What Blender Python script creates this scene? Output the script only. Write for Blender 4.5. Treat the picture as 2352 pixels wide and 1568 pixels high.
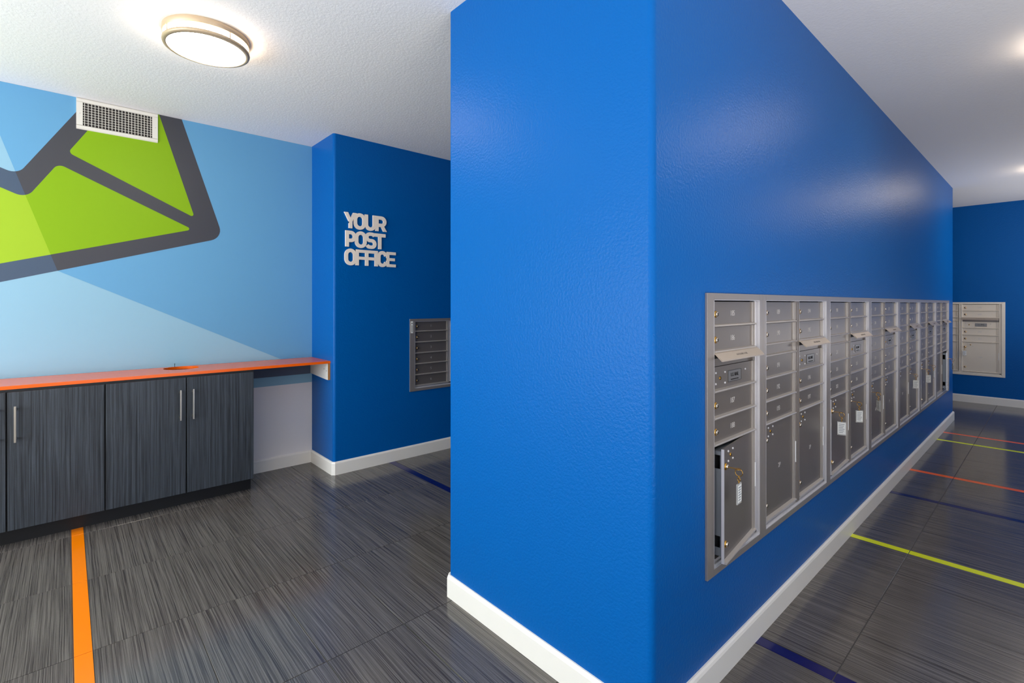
import bpy, bmesh, math, random
from mathutils import Vector, Matrix
from mathutils.geometry import tessellate_polygon

for o in list(bpy.data.objects): bpy.data.objects.remove(o, do_unlink=True)
random.seed(7)
scn = bpy.context.scene
COL = scn.collection
PI = math.pi

# ---------------------------------------------------------------- camera
cam_d = bpy.data.cameras.new('camera')
cam = bpy.data.objects.new('camera', cam_d); COL.objects.link(cam)
cam_d.sensor_fit = 'HORIZONTAL'; cam_d.sensor_width = 36.0
cam_d.lens = 36.0 * 1132.63 / 2352.0
cam_d.shift_y = -86.0 / 2352.0
cam_d.clip_start = 0.02
cam.location = (0, 0, 1.25)
cam.rotation_euler = (PI/2, 0, math.radians(47.911))
scn.camera = cam

# ---------------------------------------------------------------- world, exposure
w = bpy.data.worlds.new('sky'); scn.world = w; w.use_nodes = True
w.node_tree.nodes['Background'].inputs[0].default_value = (0.55, 0.72, 1.0, 1)
w.node_tree.nodes['Background'].inputs[1].default_value = 1.2
scn.view_settings.view_transform = 'Standard'
scn.view_settings.look = 'None'
scn.view_settings.gamma = 1
scn.view_settings.use_curve_mapping = False
scn.view_settings.exposure = 0.62

# daylight from behind the viewer, plus added upward fill lights
def area(name, loc, rot, sx, sy, power, color):
    l = bpy.data.lights.new(name, 'AREA'); l.shape = 'RECTANGLE'; l.size = sx; l.size_y = sy
    l.energy = power; l.color = color
    o = bpy.data.objects.new(name, l); COL.objects.link(o)
    o.location = loc; o.rotation_euler = rot
    return o
UP = math.radians(22)
area('window_daylight', (-2.55, -2.48, 1.15), (PI/2+UP, 0, 0), 2.4, 1.6, 76, (0.90, 0.96, 1.0))
area('window_daylight', (.02, -2.30, .60), (PI/2+math.radians(80), 0, 0), 1.8, 1.0, 52, (1.0, 0.95, 0.88))  # added uplight, brightens the corridor ceiling
area('window_daylight', (1.10, .9, .55), (PI/2+math.radians(85), 0, PI/2), 2.0, 1.0, 30, (1.0, 0.94, 0.87))  # added fill near the right wall, turned up to lift the ceiling
area('window_daylight', (1.10, 7.3, .75), (PI/2+math.radians(80), 0, PI/2), 1.4, .8, 18, (1.0, 0.94, 0.88))  # added upward fill for the far end of the corridor
LAMP = 14            # brightness of the lit diffusers
LAMP_COLOR = (1.0, 0.88, 0.74)

# ---------------------------------------------------------------- helpers
def lin(c):
    return tuple((x/255/12.92 if x/255 <= .04045 else ((x/255+.055)/1.055)**2.4) for x in c) + (1,)

def mat(name, color, rough=.5, metal=0., spec=.5, emit=None, estr=0.):
    m = bpy.data.materials.new(name); m.use_nodes = True
    b = m.node_tree.nodes['Principled BSDF']
    b.inputs['Base Color'].default_value = lin(color)
    b.inputs['Roughness'].default_value = rough
    b.inputs['Metallic'].default_value = metal
    b.inputs['Specular IOR Level'].default_value = spec
    if emit:
        b.inputs['Emission Color'].default_value = tuple(emit)+(1,)
        b.inputs['Emission Strength'].default_value = estr
    return m

def N(m, t, **k):
    n = m.node_tree.nodes.new(t)
    for a, v in k.items(): setattr(n, a, v)
    return n
def LK(m, a, b): m.node_tree.links.new(a, b)

def add_bump(m, scale, strength, dist, detail=4, stretch=(1,1,1), rough=.55):
    b = m.node_tree.nodes['Principled BSDF']
    tc = N(m, 'ShaderNodeNewGeometry'); mp = N(m, 'ShaderNodeMapping'); mp.inputs['Scale'].default_value = stretch
    nz = N(m, 'ShaderNodeTexNoise'); nz.inputs['Scale'].default_value = scale; nz.inputs['Detail'].default_value = detail
    nz.inputs['Roughness'].default_value = rough
    bp = N(m, 'ShaderNodeBump'); bp.inputs['Strength'].default_value = strength; bp.inputs['Distance'].default_value = dist
    LK(m, tc.outputs['Position'], mp.inputs['Vector']); LK(m, mp.outputs[0], nz.inputs['Vector'])
    LK(m, nz.outputs['Fac'], bp.inputs['Height']); LK(m, bp.outputs[0], b.inputs['Normal'])
    return m

def streak(name, dark, light, stretch, rough=.3, spec=.5, warp=.012, warp_scale=5., lo=.38, hi=.62, bump=.15, sub=None):
    """laminate / printed tile with long wavy streaks; pattern shifts from piece to piece"""
    m = mat(name, dark, rough, 0, spec)
    b = m.node_tree.nodes['Principled BSDF']
    tc = N(m, 'ShaderNodeTexCoord'); oi = N(m, 'ShaderNodeObjectInfo')
    mu = N(m, 'ShaderNodeMath', operation='MULTIPLY'); mu.inputs[1].default_value = 37.0
    ad = N(m, 'ShaderNodeVectorMath', operation='ADD')
    LK(m, oi.outputs['Random'], mu.inputs[0]); LK(m, tc.outputs['Object'], ad.inputs[0]); LK(m, mu.outputs[0], ad.inputs[1])
    wn = N(m, 'ShaderNodeTexNoise'); wn.inputs['Scale'].default_value = warp_scale; wn.inputs['Detail'].default_value = 2
    LK(m, ad.outputs[0], wn.inputs['Vector'])
    ws = N(m, 'ShaderNodeVectorMath', operation='SCALE'); ws.inputs['Scale'].default_value = warp
    LK(m, wn.outputs['Color'], ws.inputs[0])
    a2 = N(m, 'ShaderNodeVectorMath', operation='ADD'); LK(m, ad.outputs[0], a2.inputs[0]); LK(m, ws.outputs[0], a2.inputs[1])
    mp = N(m, 'ShaderNodeMapping'); mp.inputs['Scale'].default_value = stretch; LK(m, a2.outputs[0], mp.inputs['Vector'])
    nz = N(m, 'ShaderNodeTexNoise'); nz.inputs['Scale'].default_value = 1; nz.inputs['Detail'].default_value = 4
    nz.inputs['Roughness'].default_value = .62
    LK(m, mp.outputs[0], nz.inputs['Vector'])
    cr = N(m, 'ShaderNodeValToRGB'); e = cr.color_ramp.elements
    e[0].position = lo; e[0].color = lin(dark); e[1].position = hi; e[1].color = lin(light)
    LK(m, nz.outputs['Fac'], cr.inputs[0])
    mx = N(m, 'ShaderNodeMix', data_type='RGBA', blend_type='MULTIPLY'); mx.inputs['Factor'].default_value = .35
    n2 = N(m, 'ShaderNodeTexNoise'); n2.inputs['Scale'].default_value = 420; n2.inputs['Detail'].default_value = 2
    LK(m, a2.outputs[0], n2.inputs['Vector'])
    LK(m, cr.outputs[0], mx.inputs['A']); LK(m, n2.outputs['Fac'], mx.inputs['B'])
    LK(m, mx.outputs['Result'], b.inputs['Base Color'])
    bp = N(m, 'ShaderNodeBump'); bp.inputs['Strength'].default_value = bump; bp.inputs['Distance'].default_value = .0006
    LK(m, nz.outputs['Fac'], bp.inputs['Height']); LK(m, bp.outputs[0], b.inputs['Normal'])
    return m

# ---------------------------------------------------------------- materials
M = {}
BLUE = (0, 90, 165)
M['blue'] = add_bump(mat('blue_paint', BLUE, .33, 0, .12), 105, .55, .0028, 3)
M['white_wall'] = add_bump(mat('white_wall_paint', (236, 231, 229), .55), 120, .25, .002, 3)
M['ceiling'] = add_bump(mat('ceiling_paint', (236, 234, 232), .75, 0, .3), 85, .5, .003, 4)
M['base'] = mat('baseboard_enamel', (240, 235, 226), .35)
M['grout'] = add_bump(mat('grout', (78, 76, 74), .8), 300, .3, .001)
M['tile'] = streak('streaked_tile', (63, 58, 57), (124, 118, 112), (2.0, 285, 3), rough=.15, warp=.007, warp_scale=4.0, lo=.36, hi=.64, bump=.08)
M['t_orange'] = mat('orange_tile', (252, 132, 0), .25)
M['t_orange2'] = mat('deep_orange_tile', (250, 100, 10), .25)
M['t_coral'] = mat('coral_tile', (255, 104, 60), .25)
M['t_lime'] = mat('lime_tile', (225, 235, 0), .25)
M['t_navy'] = mat('navy_tile', (12, 12, 84), .2)
M['cab'] = streak('charcoal_woodgrain', (26, 30, 35), (76, 83, 91), (190, 190, 2.0), rough=.45, warp=.010, warp_scale=2.5, lo=.34, hi=.70, bump=.05)
M['cab_edge'] = mat('cabinet_edge_band', (150, 150, 145), .5)
M['kick'] = mat('black_toe_kick', (14, 13, 14), .5)
M['carcass'] = mat('dark_carcass', (18, 18, 20), .6)
M['orange'] = mat('orange_laminate', (246, 100, 0), .22, 0, .5)
M['nickel'] = mat('brushed_nickel', (200, 192, 178), .28, 1.)
M['melamine'] = mat('white_melamine', (225, 225, 220), .5)
M['chip'] = mat('raw_particleboard_edge', (176, 120, 62), .7)
M['rail'] = mat('grey_blue_rail', (74, 86, 106), .6)
M['alu'] = mat('anodised_aluminium', (126, 118, 112), .35, .5)
M['lip'] = mat('bare_extrusion_edge', (196, 189, 182), .34, .5)  # same aluminium painted paler, lamp light put into lips and hinge ribs
M['alu_trim'] = mat('aluminium_trim', (160, 152, 146), .36, .5)
M['sand'] = mat('beige_powder_coat', (230, 218, 200), .42, .05)  # paler beige used on the far-wall unit
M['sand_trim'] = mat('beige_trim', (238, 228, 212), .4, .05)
M['alu_bright'] = mat('bright_aluminium', (214, 212, 214), .35, .45)
M['dark_in'] = mat('mailbox_interior', (26, 27, 30), .6, .2)
M['flange'] = mat('galvanised_lock_flange', (120, 126, 134), .4, .6)
M['brass'] = mat('brass', (206, 158, 70), .25, 1.)
M['chrome'] = mat('chrome_lock', (215, 205, 190), .18, 1.)
M['black'] = mat('black_slot', (6, 6, 6), .6)
M['digit'] = mat('pale_number_decal', (205, 200, 196), .5)
M['ink'] = mat('black_ink', (16, 16, 18), .5)
M['plate'] = mat('engraved_plate', (140, 138, 136), .35, .6)
M['hood'] = mat('warm_aluminium_hood', (188, 174, 158), .36, .35)
M['plate_dim'] = mat('faint_engraving', (120, 112, 104), .5)
M['paper'] = mat('white_paper_tag', (232, 232, 228), .6)
M['clip'] = mat('white_hinge_clip', (238, 238, 238), .4)
M['sign'] = mat('brushed_sign_metal', (250, 236, 220), .5, .0)
M['vent'] = mat('white_vent_enamel', (226, 220, 208), .4)
M['vent_dark'] = mat('dark_duct', (48, 42, 40), .8)
M['lamp_metal'] = mat('satin_nickel_ring', (190, 168, 138), .4, .3)
M['diffuser'] = mat('lit_diffuser', (255, 250, 240), .4, 0, .3, emit=LAMP_COLOR, estr=LAMP)
# mural paints
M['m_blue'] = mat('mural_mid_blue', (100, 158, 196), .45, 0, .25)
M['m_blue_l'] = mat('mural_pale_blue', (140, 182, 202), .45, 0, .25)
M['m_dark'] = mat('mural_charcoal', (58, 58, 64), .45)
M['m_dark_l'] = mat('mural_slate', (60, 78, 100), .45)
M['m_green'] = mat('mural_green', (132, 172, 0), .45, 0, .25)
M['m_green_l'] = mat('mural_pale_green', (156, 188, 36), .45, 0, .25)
g = bpy.data.materials.new('window_glass'); g.use_nodes = True; nt = g.node_tree; nt.nodes.clear()
o_ = nt.nodes.new('ShaderNodeOutputMaterial'); mx = nt.nodes.new('ShaderNodeMixShader'); mx.inputs[0].default_value = .08
tr = nt.nodes.new('ShaderNodeBsdfTransparent'); gl = nt.nodes.new('ShaderNodeBsdfGlossy'); gl.inputs['Roughness'].default_value = .02
nt.links.new(tr.outputs[0], mx.inputs[1]); nt.links.new(gl.outputs[0], mx.inputs[2]); nt.links.new(mx.outputs[0], o_.inputs[0])
M['glass'] = g
# clear acrylic of the key tags
cl = mat('clear_acrylic', (225, 225, 220), .15); cl.node_tree.nodes['Principled BSDF'].inputs['Alpha'].default_value = .45
M['acrylic'] = cl

# ---------------------------------------------------------------- mesh builders
def new_bm(): return bmesh.new()
def box(bm, x0, x1, y0, y1, z0, z1, mi=0):
    vs = [bm.verts.new(p) for p in ((x0,y0,z0),(x1,y0,z0),(x1,y1,z0),(x0,y1,z0),(x0,y0,z1),(x1,y0,z1),(x1,y1,z1),(x0,y1,z1))]
    fs = []
    for f in ((3,2,1,0),(4,5,6,7),(0,1,5,4),(1,2,6,5),(2,3,7,6),(3,0,4,7)):
        fc = bm.faces.new([vs[i] for i in f]); fc.material_index = mi; fs.append(fc)
    return fs
def prism(bm, pts, axis, a0, a1, mi=0):
    """extrude a 2D polygon along an axis (0: pts are (y,z); 1: (x,z); 2: (x,y))"""
    def P(p, a):
        return {0:(a,p[0],p[1]),1:(p[0],a,p[1]),2:(p[0],p[1],a)}[axis]
    A = [bm.verts.new(P(p,a0)) for p in pts]; B = [bm.verts.new(P(p,a1)) for p in pts]
    n = len(pts); fs = [bm.faces.new(A[::-1]), bm.faces.new(B)]
    for i in range(n): fs.append(bm.faces.new([A[i],A[(i+1)%n],B[(i+1)%n],B[i]]))
    for f in fs: f.material_index = mi
    return fs
def disc_lathe(bm, prof, axis='y', seg=16, c=(0,0,0), mi=0, smooth=True):
    """prof: list of (radius, height along axis)"""
    rings = []
    for r_, h_ in prof:
        ring = []
        if r_ < 1e-6:
            p = {'y':(c[0],c[1]+h_,c[2]),'z':(c[0],c[1],c[2]+h_)}[axis]; ring = [bm.verts.new(p)]
        else:
            for i in range(seg):
                a = 2*PI*i/seg; u, v = r_*math.cos(a), r_*math.sin(a)
                ring.append(bm.verts.new({'y':(c[0]+u,c[1]+h_,c[2]+v),'z':(c[0]+u,c[1]+v,c[2]+h_)}[axis]))
        rings.append(ring)
    for a, b in zip(rings, rings[1:]):
        if len(a) == 1 and len(b) == 1: continue
        for i in range(seg):
            j = (i+1) % seg
            if len(a) == 1: f = bm.faces.new([a[0], b[i], b[j]])
            elif len(b) == 1: f = bm.faces.new([a[i], a[j], b[0]])
            else: f = bm.faces.new([a[i], a[j], b[j], b[i]])
            f.smooth = smooth; f.material_index = mi
def torus(bm, c, R, r_, nrm='y', seg=18, s2=6, mi=0):
    rings = []
    for i in range(seg):
        a = 2*PI*i/seg; ring = []
        for j in range(s2):
            b = 2*PI*j/s2; rr = R + r_*math.cos(b); h_ = r_*math.sin(b)
            u, v = rr*math.cos(a), rr*math.sin(a)
            p = {'y':(u,h_,v),'x':(h_,u,v),'z':(u,v,h_)}[nrm]
            ring.append(bm.verts.new((c[0]+p[0],c[1]+p[1],c[2]+p[2])))
        rings.append(ring)
    for i in range(seg):
        for j in range(s2):
            f = bm.faces.new([rings[i][j],rings[(i+1)%seg][j],rings[(i+1)%seg][(j+1)%s2],rings[i][(j+1)%s2]]); f.smooth = True; f.material_index = mi
def mesh_of(name, bm, mats, bevel=0.0, recalc=True):
    if recalc: bmesh.ops.recalc_face_normals(bm, faces=bm.faces)
    if bevel > 0:
        bmesh.ops.bevel(bm, geom=[e for e in bm.edges if len(e.link_faces)==2 and e.calc_face_angle(0) > .5], offset=bevel, segments=2, profile=.6, affect='EDGES', clamp_overlap=True)
    me = bpy.data.meshes.new(name); bm.to_mesh(me); bm.free()
    for m in (mats if isinstance(mats, (list,tuple)) else [mats]): me.materials.append(m)
    return me
def link(name, me, parent=None, loc=(0,0,0), rz=0):
    o = bpy.data.objects.new(name, me); COL.objects.link(o); o.location = loc; o.rotation_euler = (0,0,rz)
    if parent: o.parent = parent
    return o
def obj(name, bm, mats, parent=None, loc=(0,0,0), rz=0, bevel=0.0):
    return link(name, mesh_of(name, bm, mats, bevel), parent, loc, rz)
def empty(name, loc, rz=0, parent=None):
    o = bpy.data.objects.new(name, None); COL.objects.link(o); o.location = loc; o.rotation_euler = (0,0,rz)
    o.empty_display_size = .05
    if parent: o.parent = parent
    return o
def tag(o, label, cat, group=None):
    o['label'] = label; o['category'] = cat
    if group: o['group'] = group
    return o
def struct(o): o['kind'] = 'structure'; return o

_tc = {}
def text_mesh(s, size, mat_, extrude=.0003, bold=0., sx=1., key=None):
    k = (s, size, bold, sx, mat_.name, extrude)
    if k in _tc: return _tc[k]
    c = bpy.data.curves.new('t', 'FONT'); c.body = s; c.size = 1; c.align_x = 'CENTER'; c.align_y = 'CENTER'
    c.offset = bold; c.resolution_u = 3
    o = bpy.data.objects.new('t', c); COL.objects.link(o)
    dg = bpy.context.evaluated_depsgraph_get()
    me = bpy.data.meshes.new_from_object(o.evaluated_get(dg))
    bpy.data.objects.remove(o); bpy.data.curves.remove(c)
    xs = [v.co.x for v in me.vertices]; ys = [v.co.y for v in me.vertices]
    cx, cy, hh = (min(xs)+max(xs))/2, (min(ys)+max(ys))/2, max(ys)-min(ys)
    f = size/hh
    bm = bmesh.new(); bm.from_mesh(me); bpy.data.meshes.remove(me)
    # upright in the xz plane, front towards -y, with a little thickness
    for v in bm.verts: v.co = Vector(((v.co.x-cx)*f*sx, 0, (v.co.y-cy)*f))
    r_ = bmesh.ops.extrude_face_region(bm, geom=list(bm.faces))
    for v in [e for e in r_['geom'] if isinstance(e, bmesh.types.BMVert)]: v.co.y -= extrude
    m2 = mesh_of('text', bm, mat_)
    _tc[k] = m2
    return m2

# ---------------------------------------------------------------- room shell
CEIL = 2.5
XM, XP, XR = -3.975, -3.548, -0.762        # mural wall, alcove wall, mailbox wall
YP, YPE, YCOL, YF = 1.22, 7.12, 1.447, 8.53
XPL, XRW, YB = -1.757, 1.33, -2.6

def arc(cx, cy, r_, a0, a1, n=6):
    return [(cx+r_*math.cos(math.radians(a0+(a1-a0)*i/n)), cy+r_*math.sin(math.radians(a0+(a1-a0)*i/n))) for i in range(n+1)]

def shell(name, pts, closed, holes, m, thick=.018, ztop=CEIL):
    """vertical wall skin along a path (surface normal to the right of travel). holes: (i, z0, z1) skip segment i"""
    zs = sorted({0, ztop, *[h[1] for h in holes], *[h[2] for h in holes]})
    bm = new_bm(); n = len(pts)
    grid = [[bm.verts.new((p[0],p[1],z)) for z in zs] for p in pts]
    for i in range(n if closed else n-1):
        j = (i+1) % n
        for k in range(len(zs)-1):
            zm = (zs[k]+zs[k+1])/2
            if any(h[0]==i and h[1] < zm < h[2] for h in holes): continue
            f = bm.faces.new([grid[i][k],grid[j][k],grid[j][k+1],grid[i][k+1]]); f.smooth = True
    me = mesh_of(name, bm, m, recalc=False)
    o = link(name, me)
    s = o.modifiers.new('thick', 'SOLIDIFY'); s.thickness = thick; s.offset = -1
    wn = o.modifiers.new('wn', 'WEIGHTED_NORMAL'); wn.weight = 100; wn.keep_sharp = True
    return struct(o)

R = .02
# pillar outline, counter-clockwise seen from above: along the front to the right corner, then down the corridor
pil = arc(XPL+R, YP+R, R, 180, 270) + arc(XR-R, YP+R, R, 270, 360)
ih = len(pil)
pil += [(XR, 1.545), (XR, 6.750)]
pil += arc(XR-R, YPE-R, R, 0, 90) + arc(XPL+R, YPE-R, R, 90, 180)
shell('wall_pillar', pil, True, [(ih, .380, 1.266)], M['blue'])

# alcove wall on the left with the sign and the small mailbox
colp = [(XM, YCOL)] + arc(XP-R, YCOL+R, R, 270, 360)
ic = len(colp)
colp += [(XP, 2.10), (XP, 2.50), (XP, YF)]
shell('wall_left_alcove', colp, False, [(ic, .555, 1.108)], M['blue'])

def plain_wall(name, x0, x1, y0, y1, m, z0=0, z1=CEIL):
    bm = new_bm(); box(bm, x0, x1, y0, y1, z0, z1); return struct(obj(name, bm, m))
wl = plain_wall('wall_left', XM-.12, XM, YB, YCOL+.1, M['white_wall'])
bm = new_bm(); w0, w1, wz0, wz1 = -.15, 1.95, .3, 2.1
RW = [(-.15, 1.95), (6.5, 8.1)]  # unseen side windows, added to go with the fill lights
box(bm, XRW, XRW+.12, YB, w0, 0, CEIL); box(bm, XRW, XRW+.12, w1, 6.5, 0, CEIL); box(bm, XRW, XRW+.12, 8.1, YF+.12, 0, CEIL)
for a, b in RW: box(bm, XRW, XRW+.12, a, b, 0, wz0); box(bm, XRW, XRW+.12, a, b, wz1, CEIL)
struct(obj('wall_right', bm, M['white_wall']))
for wi, (w0, w1) in enumerate(RW):
  wo = struct(empty('window_%d' % (3+wi), (XRW+.06, (w0+w1)/2, wz0)))
  bm = new_bm(); hw = (w1-w0)/2; hh = wz1-wz0
  box(bm, -.03, .03, -hw, -hw+.05, 0, hh); box(bm, -.03, .03, hw-.05, hw, 0, hh); box(bm, -.03, .03, -.025, .025, .05, hh-.05)
  box(bm, -.03, .03, -hw, hw, 0, .05); box(bm, -.03, .03, -hw, hw, hh-.05, hh); obj('window_frame', bm, M['alu_trim'], wo)
  for s in (-1, 1):
    bm = new_bm(); box(bm, -.003, .003, min(s*.025, s*(hw-.05)), max(s*.025, s*(hw-.05)), .05, hh-.05); obj('pane', bm, M['glass'], wo)
# far wall with the opening of its mailbox
bm = new_bm()
fx0, fx1, fz0, fz1 = -1.212, -.452, .362, 1.252
box(bm, XP-.02, fx0, YF, YF+.02, 0, CEIL); box(bm, fx1, XRW, YF, YF+.02, 0, CEIL)
box(bm, fx0, fx1, YF, YF+.02, 0, fz0); box(bm, fx0, fx1, YF, YF+.02, fz1, CEIL)
struct(obj('wall_far', bm, M['blue']))
# back wall with two wide windows (behind the viewer)
bm = new_bm()
W = [(-3.75, -1.35), (-.9, .95)]
zs0, zs1 = .3, 2.35
box(bm, XM-.12, XRW+.12, YB-.15, YB, 0, zs0); box(bm, XM-.12, XRW+.12, YB-.15, YB, zs1, CEIL)
for a, b in ((XM-.12, W[0][0]), (W[0][1], W[1][0]), (W[1][1], XRW+.12)): box(bm, a, b, YB-.15, YB, zs0, zs1)
struct(obj('wall_back', bm, M['white_wall']))
for i, (a, b) in enumerate(W):
    wo = struct(empty('window_%d' % (i+1), ((a+b)/2, YB-.08, zs0)))
    bm = new_bm(); hw = (b-a)/2; hh = zs1-zs0
    box(bm, -hw, -hw+.05, -.03, .03, 0, hh); box(bm, hw-.05, hw, -.03, .03, 0, hh)
    box(bm, -hw, hw, -.03, .03, 0, .05); box(bm, -hw, hw, -.03, .03, hh-.05, hh); box(bm, -.025, .025, -.03, .03, .05, hh-.05)
    obj('window_frame', bm, M['alu_trim'], wo)
    for s in (-1, 1):
        bm = new_bm(); box(bm, min(s*.025, s*(hw-.05)), max(s*.025, s*(hw-.05)), -.003, .003, .05, hh-.05)
        obj('pane', bm, M['glass'], wo)
bm = new_bm(); box(bm, XM-.12, XRW+.12, YB-.15, YF+.12, CEIL, CEIL+.1)
struct(obj('ceiling', bm, M['ceiling']))

# baseboards: a moulded profile swept along a wall path with mitred corners
def sweep_base(name, path, closed=False, h_=.092, t=.013, side=1):
    prof = [(0,0),(t,0),(t,h_-.012),(t-.003,h_-.004),(t-.008,h_),(0,h_)]
    n = len(path); bm = new_bm(); rings = []
    for i in range(n):
        p = Vector(path[i]); a = Vector(path[i-1]) if (i > 0 or closed) else None; b = Vector(path[(i+1)%n]) if (i < n-1 or closed) else None
        ds = []
        if a is not None and (p-a).length > 1e-6: ds.append((p-a).normalized())
        if b is not None and (b-p).length > 1e-6: ds.append((b-p).normalized())
        ns = [Vector((d.y,-d.x))*side for d in ds]
        m_ = sum(ns, Vector((0,0))).normalized(); sc = 1/max(.3, m_.dot(ns[0]))
        rings.append([bm.verts.new((p.x+m_.x*q[0]*sc, p.y+m_.y*q[0]*sc, q[1])) for q in prof])
    k = len(prof)
    for i in range(n if closed else n-1):
        A, B = rings[i], rings[(i+1)%n]
        for j in range(k): bm.faces.new([A[j],A[(j+1)%k],B[(j+1)%k],B[j]])
    if not closed: bm.faces.new(rings[0]); bm.faces.new(rings[-1][::-1])
    return struct(obj(name, bm, M['base']))
c = .012
sweep_base('baseboard_pillar', [(XPL, YP+c),(XPL+c,YP),(XR-c,YP),(XR,YP+c),(XR,YPE-c),(XR-c,YPE),(XPL+c,YPE),(XPL,YPE-c)], True)
sweep_base('baseboard_left', [(XM, YB), (XM, YCOL), (XP-c, YCOL), (XP, YCOL+c), (XP, YF), (XRW, YF), (XRW, YB)], False, .095)

# ---------------------------------------------------------------- floor of individual tiles
fl = struct(empty('floor', (0, 0, 0)))
bm = new_bm(); box(bm, XM-.12, XRW+.12, YB-.15, YF+.12, -.08, -.0022); obj('grout_bed', bm, M['grout'], fl)
xj = [-4.17, -3.56, -2.95, -2.335, -1.715, -1.11, -.503, .108, .719, 1.33]
stripes = [(.018,.071,'t_orange'), (1.887,1.939,'t_navy'), (3.130,3.178,'t_lime'), (4.055,4.103,'t_navy'),
           (4.712,4.765,'t_orange2'), (5.955,6.005,'t_lime'), (6.330,6.380,'t_coral')]
counts = [6, 4, 3, 2, 4, 1]
rows = [(-.898+.305*i, -.898+.305*(i+1)) for i in range(3)]; rows[-1] = (rows[-1][0], .018)
for i, cnt in enumerate(counts):
    a, b = stripes[i][1], stripes[i+1][0]
    for k in range(cnt): rows.append((a+(b-a)*k/cnt, a+(b-a)*(k+1)/cnt))
y = 6.38
while y < YF:
    rows.append((y, min(y+.303, YF))); y += .303
_tm = {}
def tile_mesh(w_, d_, m):
    k = (round(w_,4), round(d_,4), m.name)
    if k not in _tm:
        bm = new_bm(); g_ = .0015
        a, b = w_/2-g_, d_/2-g_
        lo = [bm.verts.new(p) for p in ((-a,-b,-.008),(a,-b,-.008),(a,b,-.008),(-a,b,-.008))]
        a2, b2 = a-.0006, b-.0006
        md = [bm.verts.new(p) for p in ((-a,-b,-.0006),(a,-b,-.0006),(a,b,-.0006),(-a,b,-.0006))]
        hi = [bm.verts.new(p) for p in ((-a2,-b2,0),(a2,-b2,0),(a2,b2,0),(-a2,b2,0))]
        for L_, H_ in ((lo,md),(md,hi)):
            for i in range(4): bm.faces.new([L_[i],L_[(i+1)%4],H_[(i+1)%4],H_[i]])
        bm.faces.new(hi)
        _tm[k] = mesh_of('floor_tile', bm, m)
    return _tm[k]
for (y0, y1) in rows:
    for x0, x1 in zip(xj, xj[1:]):
        if x0 >= XPL-.001 and x1 <= XR and y0 >= YP+.02 and y1 <= YPE-.02: continue
        link('floor_tile', tile_mesh(x1-x0, y1-y0, M['tile']), fl, ((x0+x1)/2, (y0+y1)/2, random.uniform(-.0002,.0002)))
for (y0, y1, mk) in stripes:
    for x0, x1 in zip(xj, xj[1:]):
        if x0 >= XPL-.001 and x1 <= XR and y0 >= YP+.02 and y1 <= YPE-.02: continue
        link('stripe_tile', tile_mesh(x1-x0, y1-y0, M[mk]), fl, ((x0+x1)/2, (y0+y1)/2, 0))
bm = new_bm(); yy = -.898
while yy > YB:
    for x0, x1 in zip(xj, xj[1:]): box(bm, x0+.0015, x1-.0015, yy-.3035, yy-.0015, -.008, 0)
    yy -= .305
ft = obj('floor_tile_field', bm, M['tile'], fl); ft['kind'] = 'stuff'

# ---------------------------------------------------------------- painted mural on the left wall
def round_poly(pts, n=8):
    out = []; L = len(pts)
    for i, p in enumerate(pts):
        if len(p) < 3: out.append((p[0], p[1])); continue
        P0 = Vector(pts[i-1][:2]); P1 = Vector(p[:2]); P2 = Vector(pts[(i+1)%L][:2]); r_ = p[2]
        a = (P0-P1).normalized(); b = (P2-P1).normalized(); ang = math.acos(max(-1, min(1, a.dot(b))))
        d = r_/math.tan(ang/2); A = P1+a*d; B = P1+b*d; C_ = P1+(a+b).normalized()*(r_/math.sin(ang/2))
        t0 = math.atan2(A.y-C_.y, A.x-C_.x); t1 = math.atan2(B.y-C_.y, B.x-C_.x); dt = t1-t0
        while dt > PI: dt -= 2*PI
        while dt < -PI: dt += 2*PI
        for k in range(n+1): out.append((C_.x+r_*math.cos(t0+dt*k/n), C_.y+r_*math.sin(t0+dt*k/n)))
    return out
def clip_poly(sub, clip):
    def inside(p, a, b): return (b[0]-a[0])*(p[1]-a[1])-(b[1]-a[1])*(p[0]-a[0]) >= 0
    def inter(p, q, a, b):
        d1 = (b[0]-a[0], b[1]-a[1]); d2 = (q[0]-p[0], q[1]-p[1]); den = d1[0]*d2[1]-d1[1]*d2[0]
        t = ((p[0]-a[0])*d1[1]-(p[1]-a[1])*d1[0])/den if False else (d1[1]*(p[0]-a[0])-d1[0]*(p[1]-a[1]))/(d1[0]*d2[1]-d1[1]*d2[0])
        return (p[0]+d2[0]*t, p[1]+d2[1]*t)
    out = list(sub)
    for i in range(len(clip)):
        a, b = clip[i], clip[(i+1)%len(clip)]; inp = out; out = []
        for j in range(len(inp)):
            p, q = inp[j-1], inp[j]
            if inside(q, a, b):
                if not inside(p, a, b): out.append(inter(p, q, a, b))
                out.append(q)
            elif inside(p, a, b): out.append(inter(p, q, a, b))
    return out
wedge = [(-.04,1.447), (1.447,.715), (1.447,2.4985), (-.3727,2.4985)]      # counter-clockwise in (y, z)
ML = YB+.02
def ext(p, slope): return (ML, p[1]+slope*(ML-p[0]))
outer = round_poly([(-1.5,2.506), (-.2068,1.989,.055), (.0956,2.4985), (.578,2.4985), (.8257,1.719,.078), ext((-.04,1.447),.314), (ML, 2.4985), (-1.5,2.4985)])
gl_ = round_poly([ext((-.277,1.477),.308), (.6416,1.760,.012), (-.0377,2.082,.036), (-.172,1.858,.055), (-1.1,2.276), (ML,2.276)])
gu_ = round_poly([(.0063,2.1575,.022), (.653,1.841,.012), (.4527,2.4985), (.2066,2.4985)])
outer = round_poly([(-1.45,2.4864), (-.2068,1.989,.055), (.0956,2.4985), (.578,2.4985), (.8257,1.719,.078), ext((-.04,1.447),.314), (ML, 2.4864)])
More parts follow.
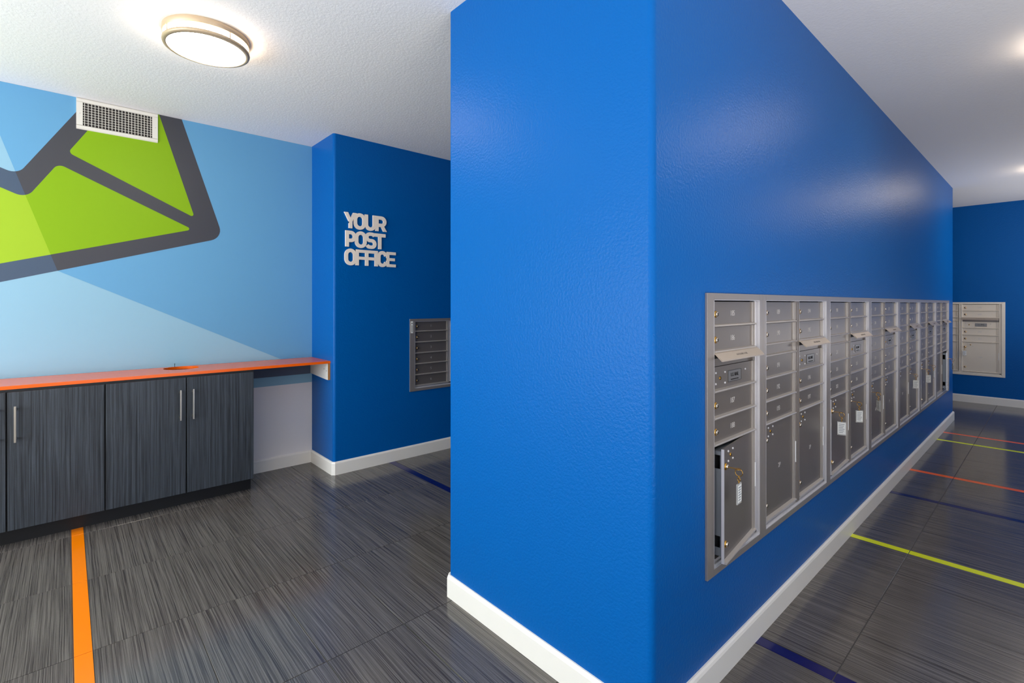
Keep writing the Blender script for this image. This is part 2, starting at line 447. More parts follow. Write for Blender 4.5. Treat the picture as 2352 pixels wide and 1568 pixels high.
def patch(name, pts, lvl, m):
    bm = new_bm(); x = XM+.0004*lvl
    clean = []
    for p in pts:
        if not clean or (abs(p[0]-clean[-1][0])+abs(p[1]-clean[-1][1])) > 1e-5: clean.append(p)
    if abs(clean[0][0]-clean[-1][0])+abs(clean[0][1]-clean[-1][1]) < 1e-5: clean.pop()
    vs = [bm.verts.new((x, p[0], p[1])) for p in clean]
    for t in tessellate_polygon([[Vector((p[0], p[1], 0)) for p in clean]]): bm.faces.new([vs[i] for i in t])
    for f in bm.faces:
        f.normal_update()
        if f.normal.x < 0: f.normal_flip()
    me = mesh_of(name, bm, m, recalc=False)
    return link(name, me, wl)
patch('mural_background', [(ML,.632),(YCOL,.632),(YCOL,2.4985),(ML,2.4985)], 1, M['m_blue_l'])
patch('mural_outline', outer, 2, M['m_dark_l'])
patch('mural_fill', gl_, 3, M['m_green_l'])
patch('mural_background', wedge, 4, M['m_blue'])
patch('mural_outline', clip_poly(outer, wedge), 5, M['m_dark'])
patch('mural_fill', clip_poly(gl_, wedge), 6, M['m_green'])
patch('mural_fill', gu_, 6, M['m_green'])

# ---------------------------------------------------------------- recessed mailboxes
DW = .338                      # door width
DY = .006                      # door face, behind the wall plane (local +y is into the wall)
def door_bm(h_, w_=DW, lip=True):
    bm = new_bm()
    box(bm, 0, w_-.022, 0, .004, .0095, h_-.0012)                          # flat face
    # bottom lip, sloped on top
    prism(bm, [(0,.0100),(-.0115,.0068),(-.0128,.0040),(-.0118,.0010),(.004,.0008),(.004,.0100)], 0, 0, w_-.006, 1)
    # hinge side: rib, groove, knuckle
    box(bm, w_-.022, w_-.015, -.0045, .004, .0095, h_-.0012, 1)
    box(bm, w_-.015, w_-.011, .002, .004, .0095, h_-.0012)
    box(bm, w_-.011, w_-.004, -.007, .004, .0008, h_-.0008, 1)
    return bm
_dm = {}
DOORM = 'alu'
def door_mesh(h_):
    k = (round(h_, 4), DOORM)
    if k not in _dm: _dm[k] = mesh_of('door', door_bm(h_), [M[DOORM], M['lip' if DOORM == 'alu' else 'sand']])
    return _dm[k]
# cam lock: brass collar, chrome plug, dark key slot
bm = new_bm()
disc_lathe(bm, [(.0115,0),(.0115,-.003),(.0098,-.0045),(.0078,-.0045)], 'y', 14, mi=0)
disc_lathe(bm, [(.0078,-.0045),(.0078,-.0085),(.0062,-.0100),(0,-.0100)], 'y', 14, mi=1)
box(bm, -.0011, .0011, -.0106, -.0098, -.0040, .0040, 2)
LOCK = mesh_of('lock', bm, [M['brass'], M['chrome'], M['black']])
bm = new_bm(); disc_lathe(bm, [(.0042,0),(.0040,-.0015),(.0025,-.0028),(0,-.0032)], 'y', 10); RIVET = mesh_of('rivet', bm, M['alu_bright'])
bm = new_bm()
disc_lathe(bm, [(.0062,0),(.0062,-.0020),(.0048,-.0026),(0,-.0026)], 'y', 12, c=(0,0,.0), mi=0)
box(bm, -.0014, .0014, -.0034, -.0024, -.0045, .0045, 1)
KEYHOLE = mesh_of('keyhole', bm, [M['brass'], M['black']])
bm = new_bm(); box(bm, -.0022, .0022, -.004, 0, -.045, .045); CLIP = mesh_of('hinge_clip', bm, M['clip'], .0006)
# outgoing-mail hood
bm = new_bm()
prism(bm, [(.003,.003),(-.006,.003),(-.012,.0005),(-.0335,-.0205),(-.0345,-.0245),(-.0315,-.0245),(-.011,-.0045),(-.006,-.002),(.003,-.002)], 0, -.006, DW-.004)
HOOD = mesh_of('mail_hood', bm, M['hood'])
bm = new_bm()
box(bm, 0, DW-.022, .006, .010, 0, .047)                # recessed slot plate
box(bm, .012, DW-.030, .0052, .0062, .026, .043, 1)     # dark slot
box(bm, 0, .004, -.003, .008, 0, .047); box(bm, DW-.022, DW-.006, -.003, .008, 0, .047)
SLOTP = mesh_of('slot_panel', bm, [M['alu'], M['black']])
bm = new_bm()
box(bm, -.054, .054, -.0012, 0, -.0205, .0205)
for a in (-1, 1):
    box(bm, -.052, .052, -.0018, -.0010, a*.019-.0006, a*.019+.0006, 1); box(bm, a*.052-.0006, a*.052+.0006, -.0018, -.0010, -.019, .019, 1)
PLATE = mesh_of('name_plate', bm, [M['plate'], M['ink']])
USMAIL = text_mesh('U.S. MAIL', .0125, M['ink'], .0008, .004, .88)
SUBTXT = text_mesh('UNITED STATES POSTAL SERVICE', .0032, M['ink'], .0008, .0, .9)
OUTG = text_mesh('OUTGOING MAIL', .0070, M['plate_dim'], .0006, .0, 1.1)


def mail_unit(label, loc, rz, cols, rowspec, trims, H, numbers, group, parcel=None, opened=None, name='mailbox_unit', finish=('alu','alu_trim','alu_bright')):
    """cols: list of (x offset of door, kind) kind 'A' or 'B'; trims: (left, right) widths; local x along the wall, z from the base"""
    global DOORM
    DOORM = finish[0]
    u = empty(name, loc, rz); tag(u, label, 'mailbox', group)
    Wd = trims[2]
    tl, trr = trims[0], trims[1]
    # outer trim: four mitred bars standing proud of the wall, plus the reveal
    bm = new_bm()
    def bar(x0, x1, z0, z1):
        box(bm, x0, x1, -.009, .0, z0, z1)
    bar(0, tl, 0, H); bar(Wd-trr, Wd, 0, H); bar(tl, Wd-trr, H-.021, H); bar(tl, Wd-trr, 0, .022)
    f_o = obj('trim_frame', bm, M[finish[1]], u, bevel=.0012)
    bm = new_bm()
    d = .020
    box(bm, tl+.0002, tl+.003, -.0088, d, .022, H-.021); box(bm, Wd-trr-.003, Wd-trr-.0002, -.0088, d, .022, H-.021)
    box(bm, tl, Wd-trr, -.0088, d, .0222, .0245); box(bm, tl, Wd-trr, -.0088, d, H-.0235, H-.0212)
    # inner frame steps under the lowest doors and beside the last hinge
    box(bm, tl, Wd-trr, -.004, d, .022, .032); box(bm, tl, Wd-trr, .001, d, .034, .043)
    x_last = tl + cols[-1][0] + DW
    box(bm, x_last-.002, Wd-trr-.007, .001, d, .034, H-.027); box(bm, x_last-.002, Wd-trr-.001, .0045, d, .030, H-.024)
    box(bm, tl, tl+cols[0][0]-.001, .001, d, .034, H-.024)
    obj('reveal', bm, M[finish[2]], u)
    # carcass behind: open box with floor, back and shelves
    bm = new_bm(); D = .24
    box(bm, tl, Wd-trr, D, D+.004, .03, H-.02)
    box(bm, tl-.004, tl, d, D, .03, H-.02); box(bm, Wd-trr, Wd-trr+.004, d, D, .03, H-.02)
    box(bm, tl, Wd-trr, d, D, .026, .030); box(bm, tl, Wd-trr, d, D, H-.024, H-.020)
    n = 0
    for (cx, kind) in cols:
        for (z0, z1, what) in rowspec[kind]:
            box(bm, tl+cx, tl+cx+DW, d, D, z1-.001, z1+.001)
    obj('carcass', bm, M['dark_in'], u)
    if len(cols) > 1:
        bm = new_bm(); px0 = tl+cols[0][0]+DW; px1 = tl+cols[1][0]
        box(bm, px0, px1, .002, D, .030, H-.022)
        box(bm, px0+.004, px0+.012, -.004, .002, .034, H-.024); box(bm, px1-.012, px1-.002, -.0045, .002, .034, H-.024)
        obj('centre_post', bm, M[finish[1]], u)
    ni = 0
    for ci, (cx, kind) in enumerate(cols):
        for (z0, z1, what) in rowspec[kind]:
            h_ = z1-z0; x = tl+cx
            if what == 'door':
                dd = link('door', door_mesh(h_), u, (x, DY, z0))
                link('lock', LOCK, dd, (.026, 0, h_*.50))
                if ni < len(numbers):
                    link('door_number', text_mesh(numbers[ni], .0185, M['digit'], .0003, .0, .92), dd, (DW*.47, -.0002, h_*.53)); 
                ni += 1
            elif what == 'blank':
                link('blank_panel', door_mesh(h_), u, (x, DY, z0))
            elif what == 'slot':
                sp = link('slot_panel', SLOTP, u, (x, DY-.002, z0))
                hd = link('mail_hood', HOOD, u, (x, 0, z1))
                t_ = link('hood_lettering', OUTG, hd, (DW*.5, -.0225, -.0098)); t_.rotation_euler = (math.radians(-46), 0, 0)
            elif what == 'mail':
                dd = link('collection_door', door_mesh(h_), u, (x, DY, z0))
                pl = link('name_plate', PLATE, dd, (.172, -.0003, h_*.52))
                link('plate_lettering', USMAIL, dd, (.172, -.0015, h_*.52+.004)); link('plate_lettering', SUBTXT, dd, (.172, -.0015, h_*.52-.0125))
                for rx, rz_ in ((.030,.064),(.030,.027),(.098,.062),(.098,.025),(.262,.058)): link('rivet', RIVET, dd, (rx, 0, rz_))
                link('keyhole', KEYHOLE, dd, (.062, 0, .044))
            elif what == 'parcel':
                ang, off = (0, 0)
                dd_name = 'parcel_door'
                if opened and ci in opened: ang = opened[ci]
                me = door_mesh(h_)
                if ang: me = door_mesh(h_).copy()
                dd = link(dd_name, me, u, (x+0, DY, z0))
                if ang:
                    # turn about the hinge line on the right edge
                    hx = DW-.008; a = math.radians(ang)
                    dd.rotation_euler = (0, 0, a)
                    dd.location = (x+hx-hx*math.cos(a), DY-hx*math.sin(a), z0)
                    bm2 = new_bm(); hh = h_
                    # deep lock flange behind the free edge with two cut-outs
                    def ring(z0_, z1_): box(bm2, .010, .012, .004, .012, z0_, z1_); box(bm2, .010, .012, .030, .036, z0_, z1_)
                    segs = [(.020,.045,False),(.045,.083,True),(.083,hh-.070,False),(hh-.070,hh-.025,True),(hh-.025,hh-.012,False)]
                    for a_, b_, cut in segs:
                        if cut: ring(a_, b_)
                        else: box(bm2, .010, .012, .004, .036, a_, b_)
                    box(bm2, .010, DW-.05, .004, .036, hh-.013, hh-.011); box(bm2, .010, DW-.05, .004, .036, .018, .020)
                    box(bm2, .010, DW-.05, .034, .036, .020, hh-.012)
                    obj('lock_flange', bm2, M['flange'], dd)
                    bm2 = new_bm(); box(bm2, -.0012, .0004, -.0045, .0045, .0008, hh-.0012); obj('edge_strip', bm2, M['alu_bright'], dd)
                link('lock', LOCK, dd, (.024, 0, h_-.062)); link('lock', LOCK, dd, (.022, 0, .058))
                for rx, rz_ in ((.052,-.018),(.098,-.018),(.052,-.051),(.098,-.051)): link('rivet', RIVET, dd, (rx, 0, h_+rz_))
                link('keyhole', KEYHOLE, dd, (.075, 0, h_-.034))
                link('hinge_clip', CLIP, dd, (DW-.0075, -.006, h_*.56))
                if parcel: link('door_number', text_mesh(parcel[ci], .0185, M['digit'], .0003, 0, .92), dd, (DW*.50, -.0002, h_*.50))
                u['parcel%d' % ci] = 0
                PARC[(label, ci)] = dd
    for k in list(u.keys()):
        if k.startswith('parcel'): del u[k]
    return u
PARC = {}
B0 = .360
def zz(*a): return [(p-B0, q-B0, w_) for p, q, w_ in a]
ROWS = {
 'A': zz((1.173,1.259,'door'),(1.087,1.173,'door'),(1.043,1.087,'blank'),(.955,1.043,'door'),(.866,.955,'door'),(.778,.866,'door'),(.404,.778,'parcel')),
 'B': zz((1.173,1.259,'door'),(1.087,1.173,'door'),(1.040,1.087,'slot'),(.955,1.040,'mail'),(.866,.955,'door'),(.778,.866,'door'),(.404,.778,'parcel')),
}
GRP = 'mailbox units along the pillar'
HU = .926
mail_unit('narrow single-column aluminium mailbox unit numbered 185 to 188, nearest, with parcel door ajar', (XR, 1.525, B0), PI/2,
          [(.012,'B')], ROWS, (.045,.029,.444), HU, ['185','186','187','188'], GRP, ['1P'], {0: 6.5})
first = 189
order = ['second', 'third', 'fourth', 'fifth', 'sixth', 'farthest']
lab = ['double aluminium mailbox unit numbered from 189, beside the narrow one, no keys hanging',
       'double aluminium mailbox unit third along the pillar, white key tags on both parcel doors',
       'double aluminium mailbox unit fourth along the pillar, one clear key tag hanging edge-on',
       'double aluminium mailbox unit fifth along the pillar, one white key tag on right parcel door',
       'double aluminium mailbox unit sixth along the pillar, left parcel door slightly ajar with keys',
       'double aluminium mailbox unit at the far end of the pillar, right parcel door standing open']
opens = [None, {0: 2.2}, None, None, {0: 2.0}, {1: 7}]
for i in range(6):
    nums = [str(first+9*i+k) for k in range(9)]
    mail_unit(lab[i], (XR, 1.969+.8*i, B0), PI/2, [(.008,'A'),(.382,'B')], ROWS, (.029,.029,.800), HU, nums, GRP, ['%dP' % (2+2*i), '%dP' % (3+2*i)], opens[i])
# far wall
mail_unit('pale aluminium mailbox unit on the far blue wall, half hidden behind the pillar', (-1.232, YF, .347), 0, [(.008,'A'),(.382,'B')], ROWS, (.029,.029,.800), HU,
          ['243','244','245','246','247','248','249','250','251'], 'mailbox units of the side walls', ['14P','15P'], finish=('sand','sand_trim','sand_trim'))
# left alcove: six rows
r6 = [.573+.0895*i-.534 for i in range(7)]
ml = mail_unit('small six-door mailbox unit on the blue wall right of the metal letter sign', (XP, 2.077, .534), PI/2, [(.006,'S')],
          {'S': [(r6[i], r6[i+1], 'door') for i in range(5,-1,-1)]}, (.045,.029,.444), .594, ['1','2','3','4','5','6'], 'mailbox units of the side walls')
bm = new_bm(); box(bm, .006, .028, -.0102, -.0092, .478, .575, 0)
random.seed(3)
zc = .489
while zc < .540: box(bm, .013, .021, -.0106, -.0100, zc, zc+.0035, 1); zc += .0055
prism(bm, [(.011,.553),(.023,.553),(.017,.566)], 1, -.0106, -.0100, 1)
obj('label_sticker', bm, [M['paper'], M['ink']], ml)

# ---------------------------------------------------------------- keys with tags, held in the parcel locks
def key_set(label, unit, lock_local, tag_rot, swing=0., tagmat='paper', scale=1.0):
    """lock_local: lock position in the world; key shaft points away from the door"""
    k = empty('key', lock_local, unit); tag(k, label, 'key', 'keys hanging from the parcel doors')
    bm = new_bm()
    # blade + round bow, standing out from the lock (-y)
    box(bm, -.0035, .0035, -.034, -.009, -.0009, .0009)
    bow = [( .010*math.cos(a), -.040+.009*math.sin(a)) for a in [2*PI*i/14 for i in range(14)]]
    prism(bm, bow, 2, -.0010, .0010)
    obj('key_blade', bm, M['brass'], k)
    bm = new_bm(); torus(bm, (0, -.043, -.011), .0115, .0011, 'x', 18, 6)
    obj('key_ring', bm, M['brass'], k)
    bm = new_bm(); torus(bm, (0,-.043,-.0255), .005, .0010, 'y', 12, 5); torus(bm, (0,-.043,-.0335), .0046, .0010, 'x', 12, 5)
    torus(bm, (0,-.043,-.0415), .0046, .0010, 'y', 12, 5)
    obj('chain', bm, M['brass'], k)
    t = empty('tag', (0, -.043, -.045), tag_rot, k)
    bm = new_bm()
    w2, h2 = .0185, .066
    box(bm, -w2, w2, -.0022, .0022, -h2, 0)
    tb = obj('tag_case', bm, M['acrylic'], t, bevel=.0012)
    bm = new_bm(); box(bm, -w2+.0025, w2-.0025, -.0028, -.0023, -h2+.006, -.004, 0); box(bm, -w2+.0025, w2-.0025, .0023, .0028, -h2+.006, -.004, 0)
    for q in range(6):
        z_ = -.012-q*.008
        for s in (-1,1): box(bm, -w2+.006, w2-.007-.003*(q%3), s*.0030-.0003, s*.0030+.0003, z_-.0012, z_+.0012, 1)
    obj('tag_paper', bm, [M['paper'], M['ink_soft']], t)
    return k
M['ink_soft'] = mat('grey_print', (120, 126, 132), .7)
def wpos(rel_y, dz, out=.0):            # a lock on the pillar wall: world position from y along the wall and height
    return (XR + DY*-1 + out, rel_y, dz)
zl = .404+.374-.062
def lockY(i, ci): return 1.969+.8*i+.029+(.008 if ci == 0 else .382)+.024
P2 = PI/2
# tag rotations are relative to the key, whose -y points into the corridor
key_set('brass key with clear edge-on tag in the open parcel door of the nearest unit', P2+.11, (XR-DY+.034, 1.570+.012+.026, zl), math.radians(-2))
key_set('brass key with broad white tag in the left parcel door of the third unit', P2, (XR-DY+.012, lockY(1,0), zl), math.radians(-75))
key_set('brass key with broad white tag in the right parcel door of the third unit', P2, (XR-DY, lockY(1,1), zl), math.radians(-48))
key_set('brass key with thin edge-on tag in the left parcel door of the fourth unit', P2, (XR-DY, lockY(2,0), zl), math.radians(40))
key_set('brass key with square white tag in the right parcel door of the fifth unit', P2, (XR-DY, lockY(3,1), zl), math.radians(-80))
key_set('brass key with white tag in the ajar left parcel door of the sixth unit', P2, (XR-DY+.014, lockY(4,0), zl), math.radians(-55))
key_set('brass key with thin tag in the right parcel door of the sixth unit', P2, (XR-DY, lockY(4,1), zl), math.radians(-2))
key_set('brass key with tag on the open parcel door at the far end', P2+.12, (XR-DY+.038, lockY(5,1)+.004, zl), math.radians(10))
key_set('brass key with pale tag in the parcel door of the far-wall unit', 0, (-1.232+.029+.382+.024, YF+DY, zl-.013), math.radians(10))

# ---------------------------------------------------------------- metal letters
sg = empty('letter_sign', (XP, 1.74, 1.54), PI/2); tag(sg, 'brushed metal letters reading YOUR POST OFFICE on the dark blue wall', 'sign')
SW = .0262; LAY = [0]                                  # stroke width of the letters
def arc2(cx, cz, rx, rz, a0, a1, n=14):
    return [(cx+rx*math.cos(math.radians(a0+(a1-a0)*i/n)), cz+rz*math.sin(math.radians(a0+(a1-a0)*i/n))) for i in range(n+1)]
def stroke(bm, path, closed=False, dy=.012):
    """solid band of width SW along a path in the wall plane"""
    LAY[0] += 1; dy -= .00012*(LAY[0] % 30)
    n = len(path); L_, R_ = [], []
    for i in range(n):
        p = Vector(path[i]); ds = []
        if i > 0 or closed: ds.append((p-Vector(path[i-1])).normalized())
        if i < n-1 or closed: ds.append((Vector(path[(i+1) % n])-p).normalized())
        ns = [Vector((-d.y, d.x)) for d in ds]; m_ = sum(ns, Vector((0,0))).normalized(); k = SW/2/max(.5, m_.dot(ns[0]))
        L_.append(p+m_*k); R_.append(p-m_*k)
    V = lambda p, y: bm.verts.new((p.x-1.74, y, p.y-1.54))
    rings = [[V(a,0), V(a,-dy), V(b,-dy), V(b,0)] for a, b in zip(L_, R_)]
    for i in range(n if closed else n-1):
        A, B = rings[i], rings[(i+1) % n]
        for q in range(4): bm.faces.new([A[q], A[(q+1)%4], B[(q+1)%4], B[q]])
    if not closed: bm.faces.new(rings[0]); bm.faces.new(rings[-1][::-1])
def quad(bm, pts, dy=.012):
    LAY[0] += 1; dy -= .00012*(LAY[0] % 30)
    prism(bm, [(p[0]-1.74, p[1]-1.54) for p in pts], 1, -dy, 0)
def letter(ch, y0, y1, z0, z1):
    bm = new_bm(); h_ = SW/2; w_ = y1-y0; H_ = z1-z0; ym = (y0+y1)/2; zm = (z0+z1)/2
    r_ = w_/2-h_
    if ch == 'O':
        stroke(bm, arc2(ym, z1-h_-r_, r_, r_, 0, 180)+arc2(ym, z0+h_+r_, r_, r_, 180, 360), True)
    elif ch == 'C':
        stroke(bm, arc2(ym, z1-h_-r_, r_, r_, 8, 180)+arc2(ym, z0+h_+r_, r_, r_, 180, 352))
    elif ch == 'U':
        stroke(bm, [(y0+h_, z1)]+arc2(ym, z0+h_+r_, r_, r_, 180, 360)+[(y1-h_, z1)])
    elif ch == 'Y':
        zc = z0+H_*.42
        quad(bm, [(y0,z1),(y0+SW*1.1,z1),(ym+h_,zc),(ym+h_,zc-.012),(ym-h_,zc-.012),(ym-h_,zc)]); quad(bm, [(y1-SW*1.1,z1),(y1,z1),(ym+h_,zc),(ym+h_,zc-.012),(ym-h_,zc-.012),(ym-h_,zc)])
        quad(bm, [(ym-h_,z0),(ym+h_,z0),(ym+h_,zc-.001),(ym-h_,zc-.001)])
    elif ch in 'PR':
        quad(bm, [(y0,z0),(y0+SW,z0),(y0+SW,z1),(y0,z1)])
        zb = z0+H_*.40; rr = (z1-h_-zb)/2
        stroke(bm, [(y0+h_, z1-h_), (y1-h_-rr, z1-h_)]+arc2(y1-h_-rr, (z1-h_+zb)/2, rr, rr, 90, -90, 12)[1:]+[(y0+h_, zb)])
        if ch == 'R': quad(bm, [(ym-.006,zb),(ym+SW-.004,zb),(y1+.004,z0),(y1-SW,z0)])
    elif ch == 'S':
        r1 = (H_-SW)/4; cx = r_-r1
        up = arc2(ym+cx, z1-h_-r1, r1, r1, 25, 90, 5)+arc2(ym-cx, z1-h_-r1, r1, r1, 90, 262, 12)
        lo = arc2(ym+cx, z0+h_+r1, r1, r1, 82, -90, 12)+arc2(ym-cx, z0+h_+r1, r1, r1, -90, -155, 5)
        stroke(bm, up+lo)
    elif ch == 'T':
        quad(bm, [(y0,z1-SW),(y1,z1-SW),(y1,z1),(y0,z1)]); quad(bm, [(ym-h_,z0),(ym+h_,z0),(ym+h_,z1-.001),(ym-h_,z1-.001)])
    elif ch in 'FEI':
        quad(bm, [(y0,z0),(y0+SW,z0),(y0+SW,z1),(y0,z1)])
        t_ = SW*.86
        if ch in 'FE':
            quad(bm, [(y0,z1-t_),(y1,z1-t_),(y1,z1),(y0,z1)]); zc = zm if ch == 'E' else zm-.004
            quad(bm, [(y0,zc-t_/2),(y1-.008,zc-t_/2),(y1-.008,zc+t_/2),(y0,zc+t_/2)])
        if ch == 'E': quad(bm, [(y0,z0),(y1,z0),(y1,z0+t_),(y0,z0+t_)])
    obj('letter_'+ch.lower(), bm, M['sign'], sg)
for ch, a, b in (('Y',1.524,1.622),('O',1.598,1.694),('U',1.686,1.778),('R',1.773,1.866)): letter(ch, a, b, (1.812 if ch in 'OU' else 1.816), (1.936 if ch in 'O' else 1.933))
for ch, a, b in (('P',1.534,1.618),('O',1.608,1.701),('S',1.690,1.782),('T',1.763,1.859)): letter(ch, a, b, (1.674 if ch in 'OS' else 1.677), (1.800 if ch in 'OS' else 1.797))
for ch, a, b in (('O',1.528,1.620),('F',1.612,1.700),('F',1.690,1.776),('I',1.768,1.794),('C',1.790,1.876),('E',1.866,1.949)): letter(ch, a, b, (1.539 if ch in 'OC' else 1.542), (1.664 if ch in 'OC' else 1.661))

# ---------------------------------------------------------------- base cabinets and counter
XD = -3.58
def cabinet(label, y0, ws, handles):
    """y0: left end along the wall; ws: door widths; handles: 'r' or 'l' for each door"""
    u = empty('base_cabinet', (XM, y0, 0), PI/2); tag(u, label, 'cabinet', 'charcoal base cabinets under the orange counter')
    D = XD - XM                       # depth; local -y is the front
    Wt = sum(ws)
    bm = new_bm(); box(bm, 0, Wt, -D+.022, -.001, .092, .811); obj('body', bm, M['carcass'], u)
    bm = new_bm(); box(bm, 0, Wt, -D+.085, -.02, 0, .092); obj('toe_kick', bm, M['kick'], u)
    x = 0
    for w_, hs in zip(ws, handles):
        bm = new_bm()
        box(bm, -w_/2+.0032, w_/2-.0032, 0, .018, 0, .705)
        dd = obj('door', bm, M['cab'], u, (x+w_/2, -D, .094), bevel=.0008)
        hx = (w_/2-.033) if hs == 'r' else (-w_/2+.033)
        bm = new_bm()
        box(bm, hx-.0045, hx+.0045, -.036, -.028, .452, .636)
        box(bm, hx-.004, hx+.004, -.029, 0, .464, .474); box(bm, hx-.004, hx+.004, -.029, 0, .614, .624)
        obj('handle', bm, M['nickel'], dd, bevel=.0012)
        x += w_
    return u
cabinet('charcoal woodgrain cabinet at the left edge, its two bar handles side by side', -.612, (.385,.387), ('r','l'))
cabinet('charcoal woodgrain cabinet below the round counter hole, ending at the white wall', .160, (.385,.380), ('r','l'))

ct = empty('counter', (-3.788, .42, .811)); tag(ct, 'long glossy orange counter with a round waste hole above the charcoal cabinets', 'counter')
def counter_top():
    bm = new_bm()
    x0, x1, y0, y1 = XM+.004, -3.601, -.64, YCOL-.001
    zc0, zc1 = .812, .830
    hx, hy, hr, n = -3.862, .560, .098, 40
    cir = [(hx+hr*math.cos(2*PI*i/n), hy+hr*math.sin(2*PI*i/n)) for i in range(n)]
    sq = []
    for i in range(n):                                   # matching points on the slab's outline around the hole
        a = 2*PI*i/n; c_, s_ = math.cos(a), math.sin(a)
        ts = []
        if c_ > 1e-9: ts.append((x1-hx)/c_)
        if c_ < -1e-9: ts.append((x0-hx)/c_)
        if s_ > 1e-9: ts.append((.90-hy)/s_)
        if s_ < -1e-9: ts.append((.22-hy)/s_)
        t = min(ts); sq.append((hx+c_*t, hy+s_*t))
    def V(p, z): return bm.verts.new((p[0]+3.788, p[1]-.42, z-.811))
    for z, fl_ in ((zc1, False), (zc0, True)):
        A = [V(p, z) for p in cir]; B = [V(p, z) for p in sq]
        for i in range(n): bm.faces.new([A[i],B[i],B[(i+1)%n],A[(i+1)%n]])
        # corner fills
        for cx_, cy_ in ((x1,.90),(x0,.90),(x0,.22),(x1,.22)):
            for i in range(n):
                p, q = sq[i], sq[(i+1)%n]
                if (abs(p[0]-cx_)<1e-6 and abs(q[1]-cy_)<1e-6 and abs(p[1]-cy_)>1e-6) or (abs(p[1]-cy_)<1e-6 and abs(q[0]-cx_)<1e-6 and abs(p[0]-cx_)>1e-6):
                    bm.faces.new([B[i], V((cx_,cy_), z), B[(i+1)%n]])
        bm.faces.new([V(p, z) for p in ((x0,y0),(x1,y0),(x1,.22),(x0,.22))]); bm.faces.new([V(p, z) for p in ((x0,.90),(x1,.90),(x1,y1),(x0,y1))])
    for a, b in (((x0,y0),(x1,y0)),((x1,y0),(x1,y1)),((x1,y1),(x0,y1)),((x0,y1),(x0,y0))):
        bm.faces.new([V(a,zc0),V(b,zc0),V(b,zc1),V(a,zc1)])
    for i in range(n):
        f = bm.faces.new([V(cir[i],zc0),V(cir[i],zc1),V(cir[(i+1)%n],zc1),V(cir[(i+1)%n],zc0)])
    bmesh.ops.remove_doubles(bm, verts=bm.verts, dist=1e-5)
    return obj('counter_top', bm, M['orange'], ct)
counter_top()
bm = new_bm()
prism(bm, [(XM+.004+3.788, .756-.811), (XM+.004+3.788, .000), (-3.606+3.788, .000), (-3.606+3.788, .690-.811), (-3.640+3.788,.690-.811), (XM+.02+3.788, .706-.811)], 1, YCOL-.018-.42, YCOL-.001-.42, 0)
sp = obj('side_panel', bm, M['melamine'], ct); sp['label'] = 'white side panel with two screw holes'
bm = new_bm(); box(bm, -3.606+3.788, -3.6045+3.788, YCOL-.0185-.42, YCOL-.001-.42, .690-.811, 0); obj('panel_edge', bm, M['chip'], ct)
bm = new_bm()
for x_, z_ in ((-3.68,.765),(-3.63,.755)): disc_lathe(bm, [(0,-.001),(.0035,-.001),(.0035,.001)], 'y', 10, c=(x_+3.788, YCOL-.018-.42, z_-.811))
obj('screw_hole', bm, M['black'], ct)
bm = new_bm(); box(bm, XM+.004+3.788, XM+.020+3.788, .925-.42, YCOL-.019-.42, .703-.811, 0); obj('wall_rail', bm, M['rail'], ct)
# thin pin behind the hole
bm = new_bm(); disc_lathe(bm, [(.0014,0),(.0014,.018),(.0022,.019),(.0022,.023),(0,.024)], 'z', 8); pn = obj('pin', bm, M['black'], None, (-3.945, .535, .830))
tag(pn, 'tiny black pin standing behind the round counter hole', 'pin')

# ---------------------------------------------------------------- air vent at the top of the mural
vt = empty('air_vent', (XM, .244, 2.404), PI/2); tag(vt, 'white air vent grille above the green mural shape at the ceiling', 'vent')
bm = new_bm(); a, b, c_, d_ = .201, .0945, .171, .0685
for q in ((-a,a,c_*0+d_,b),(-a,a,-b,-d_)): 
    prism(bm, [(-.003,q[2]),(-.010,q[2]+.004 if q[2]>0 else q[2]+.006),(-.010,q[3]-.006 if q[2]>0 else q[3]-.004),(-.003,q[3]),(0,q[3]),(0,q[2])], 0, -a, a)
box(bm, -a, -c_, -.0095, 0, -d_-.001, d_+.001); box(bm, c_, a, -.0095, 0, -d_-.001, d_+.001)
obj('frame', bm, M['vent'], vt)
bm = new_bm(); box(bm, -c_, c_, -.0030, -.0026, -d_, d_); obj('duct', bm, M['vent_dark'], vt)
bm = new_bm(); box(bm, -.0014, .0014, -.0085, -.0045, -d_, d_); VB = mesh_of('vertical_blade', bm, M['vent'])
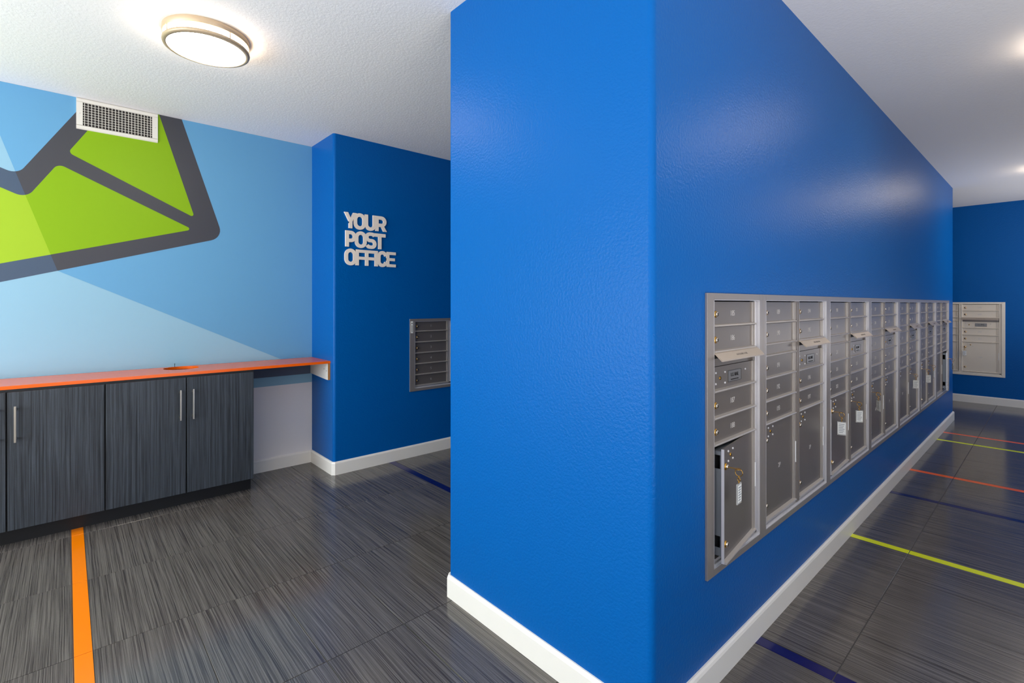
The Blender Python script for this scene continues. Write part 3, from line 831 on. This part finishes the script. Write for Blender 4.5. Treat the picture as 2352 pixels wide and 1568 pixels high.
bm = new_bm(); box(bm, -c_, c_, -.0045, -.0018, -.0011, .0011); HB = mesh_of('horizontal_blade', bm, M['vent'])
for i in range(21): link('vertical_blade', VB, vt, (-c_+.0085+i*(2*c_-.017)/20, 0, 0))
for i in range(8): link('horizontal_blade', HB, vt, (0, 0, -d_+(i+1)*2*d_/9))
for s in (-1, 1):
    bm = new_bm(); disc_lathe(bm, [(.003,0),(.003,-.0012),(0,-.0016)], 'y', 10, c=(s*.186,-.0095,0)); obj('screw', bm, M['vent'], vt)

# ---------------------------------------------------------------- ceiling lights
def ceiling_light(loc, label):
    u = empty('ceiling_light', loc); tag(u, label, 'ceiling light', 'round drum ceiling lights')
    r0 = .175; s = 48
    bm = new_bm(); disc_lathe(bm, [(r0,0),(r0,-.026),(r0-.004,-.028),(r0-.008,-.026),(r0-.008,-.002),(0,-.002)], 'z', s); obj('base_pan', bm, M['lamp_metal'], u)
    bm = new_bm(); disc_lathe(bm, [(r0-.012,-.004),(r0-.012,-.058),(r0-.018,-.066),(r0-.05,-.074),(0,-.078)], 'z', s); obj('diffuser', bm, M['diffuser'], u)
    bm = new_bm(); disc_lathe(bm, [(r0,-.054),(r0+.001,-.060),(r0-.001,-.066),(r0-.016,-.070),(r0-.017,-.066),(r0-.008,-.060),(r0-.008,-.054),(r0,-.054)], 'z', s); obj('lower_ring', bm, M['lamp_metal'], u)
    for k in range(4):
        a = PI/2*k+.35
        bm = new_bm(); disc_lathe(bm, [(.0028,-.027),(.0028,-.055)], 'z', 8, c=((r0-.003)*math.cos(a),(r0-.003)*math.sin(a),0)); obj('post', bm, M['lamp_metal'], u)
    return u
ceiling_light((-2.66, .487, CEIL), 'round drum ceiling light with nickel rings, lit, above the mural corner')
ceiling_light((.13, 3.46, CEIL), 'round drum ceiling light in the corridor beyond the right edge of the view, nearer')
ceiling_light((.03, 6.60, CEIL), 'round drum ceiling light in the corridor beyond the right edge of the view, farther')

ceiling_light((-1.6, -1.9, CEIL), 'round drum ceiling light behind the viewer, in front of the windows')  # extra unseen lamp, added to brighten the room
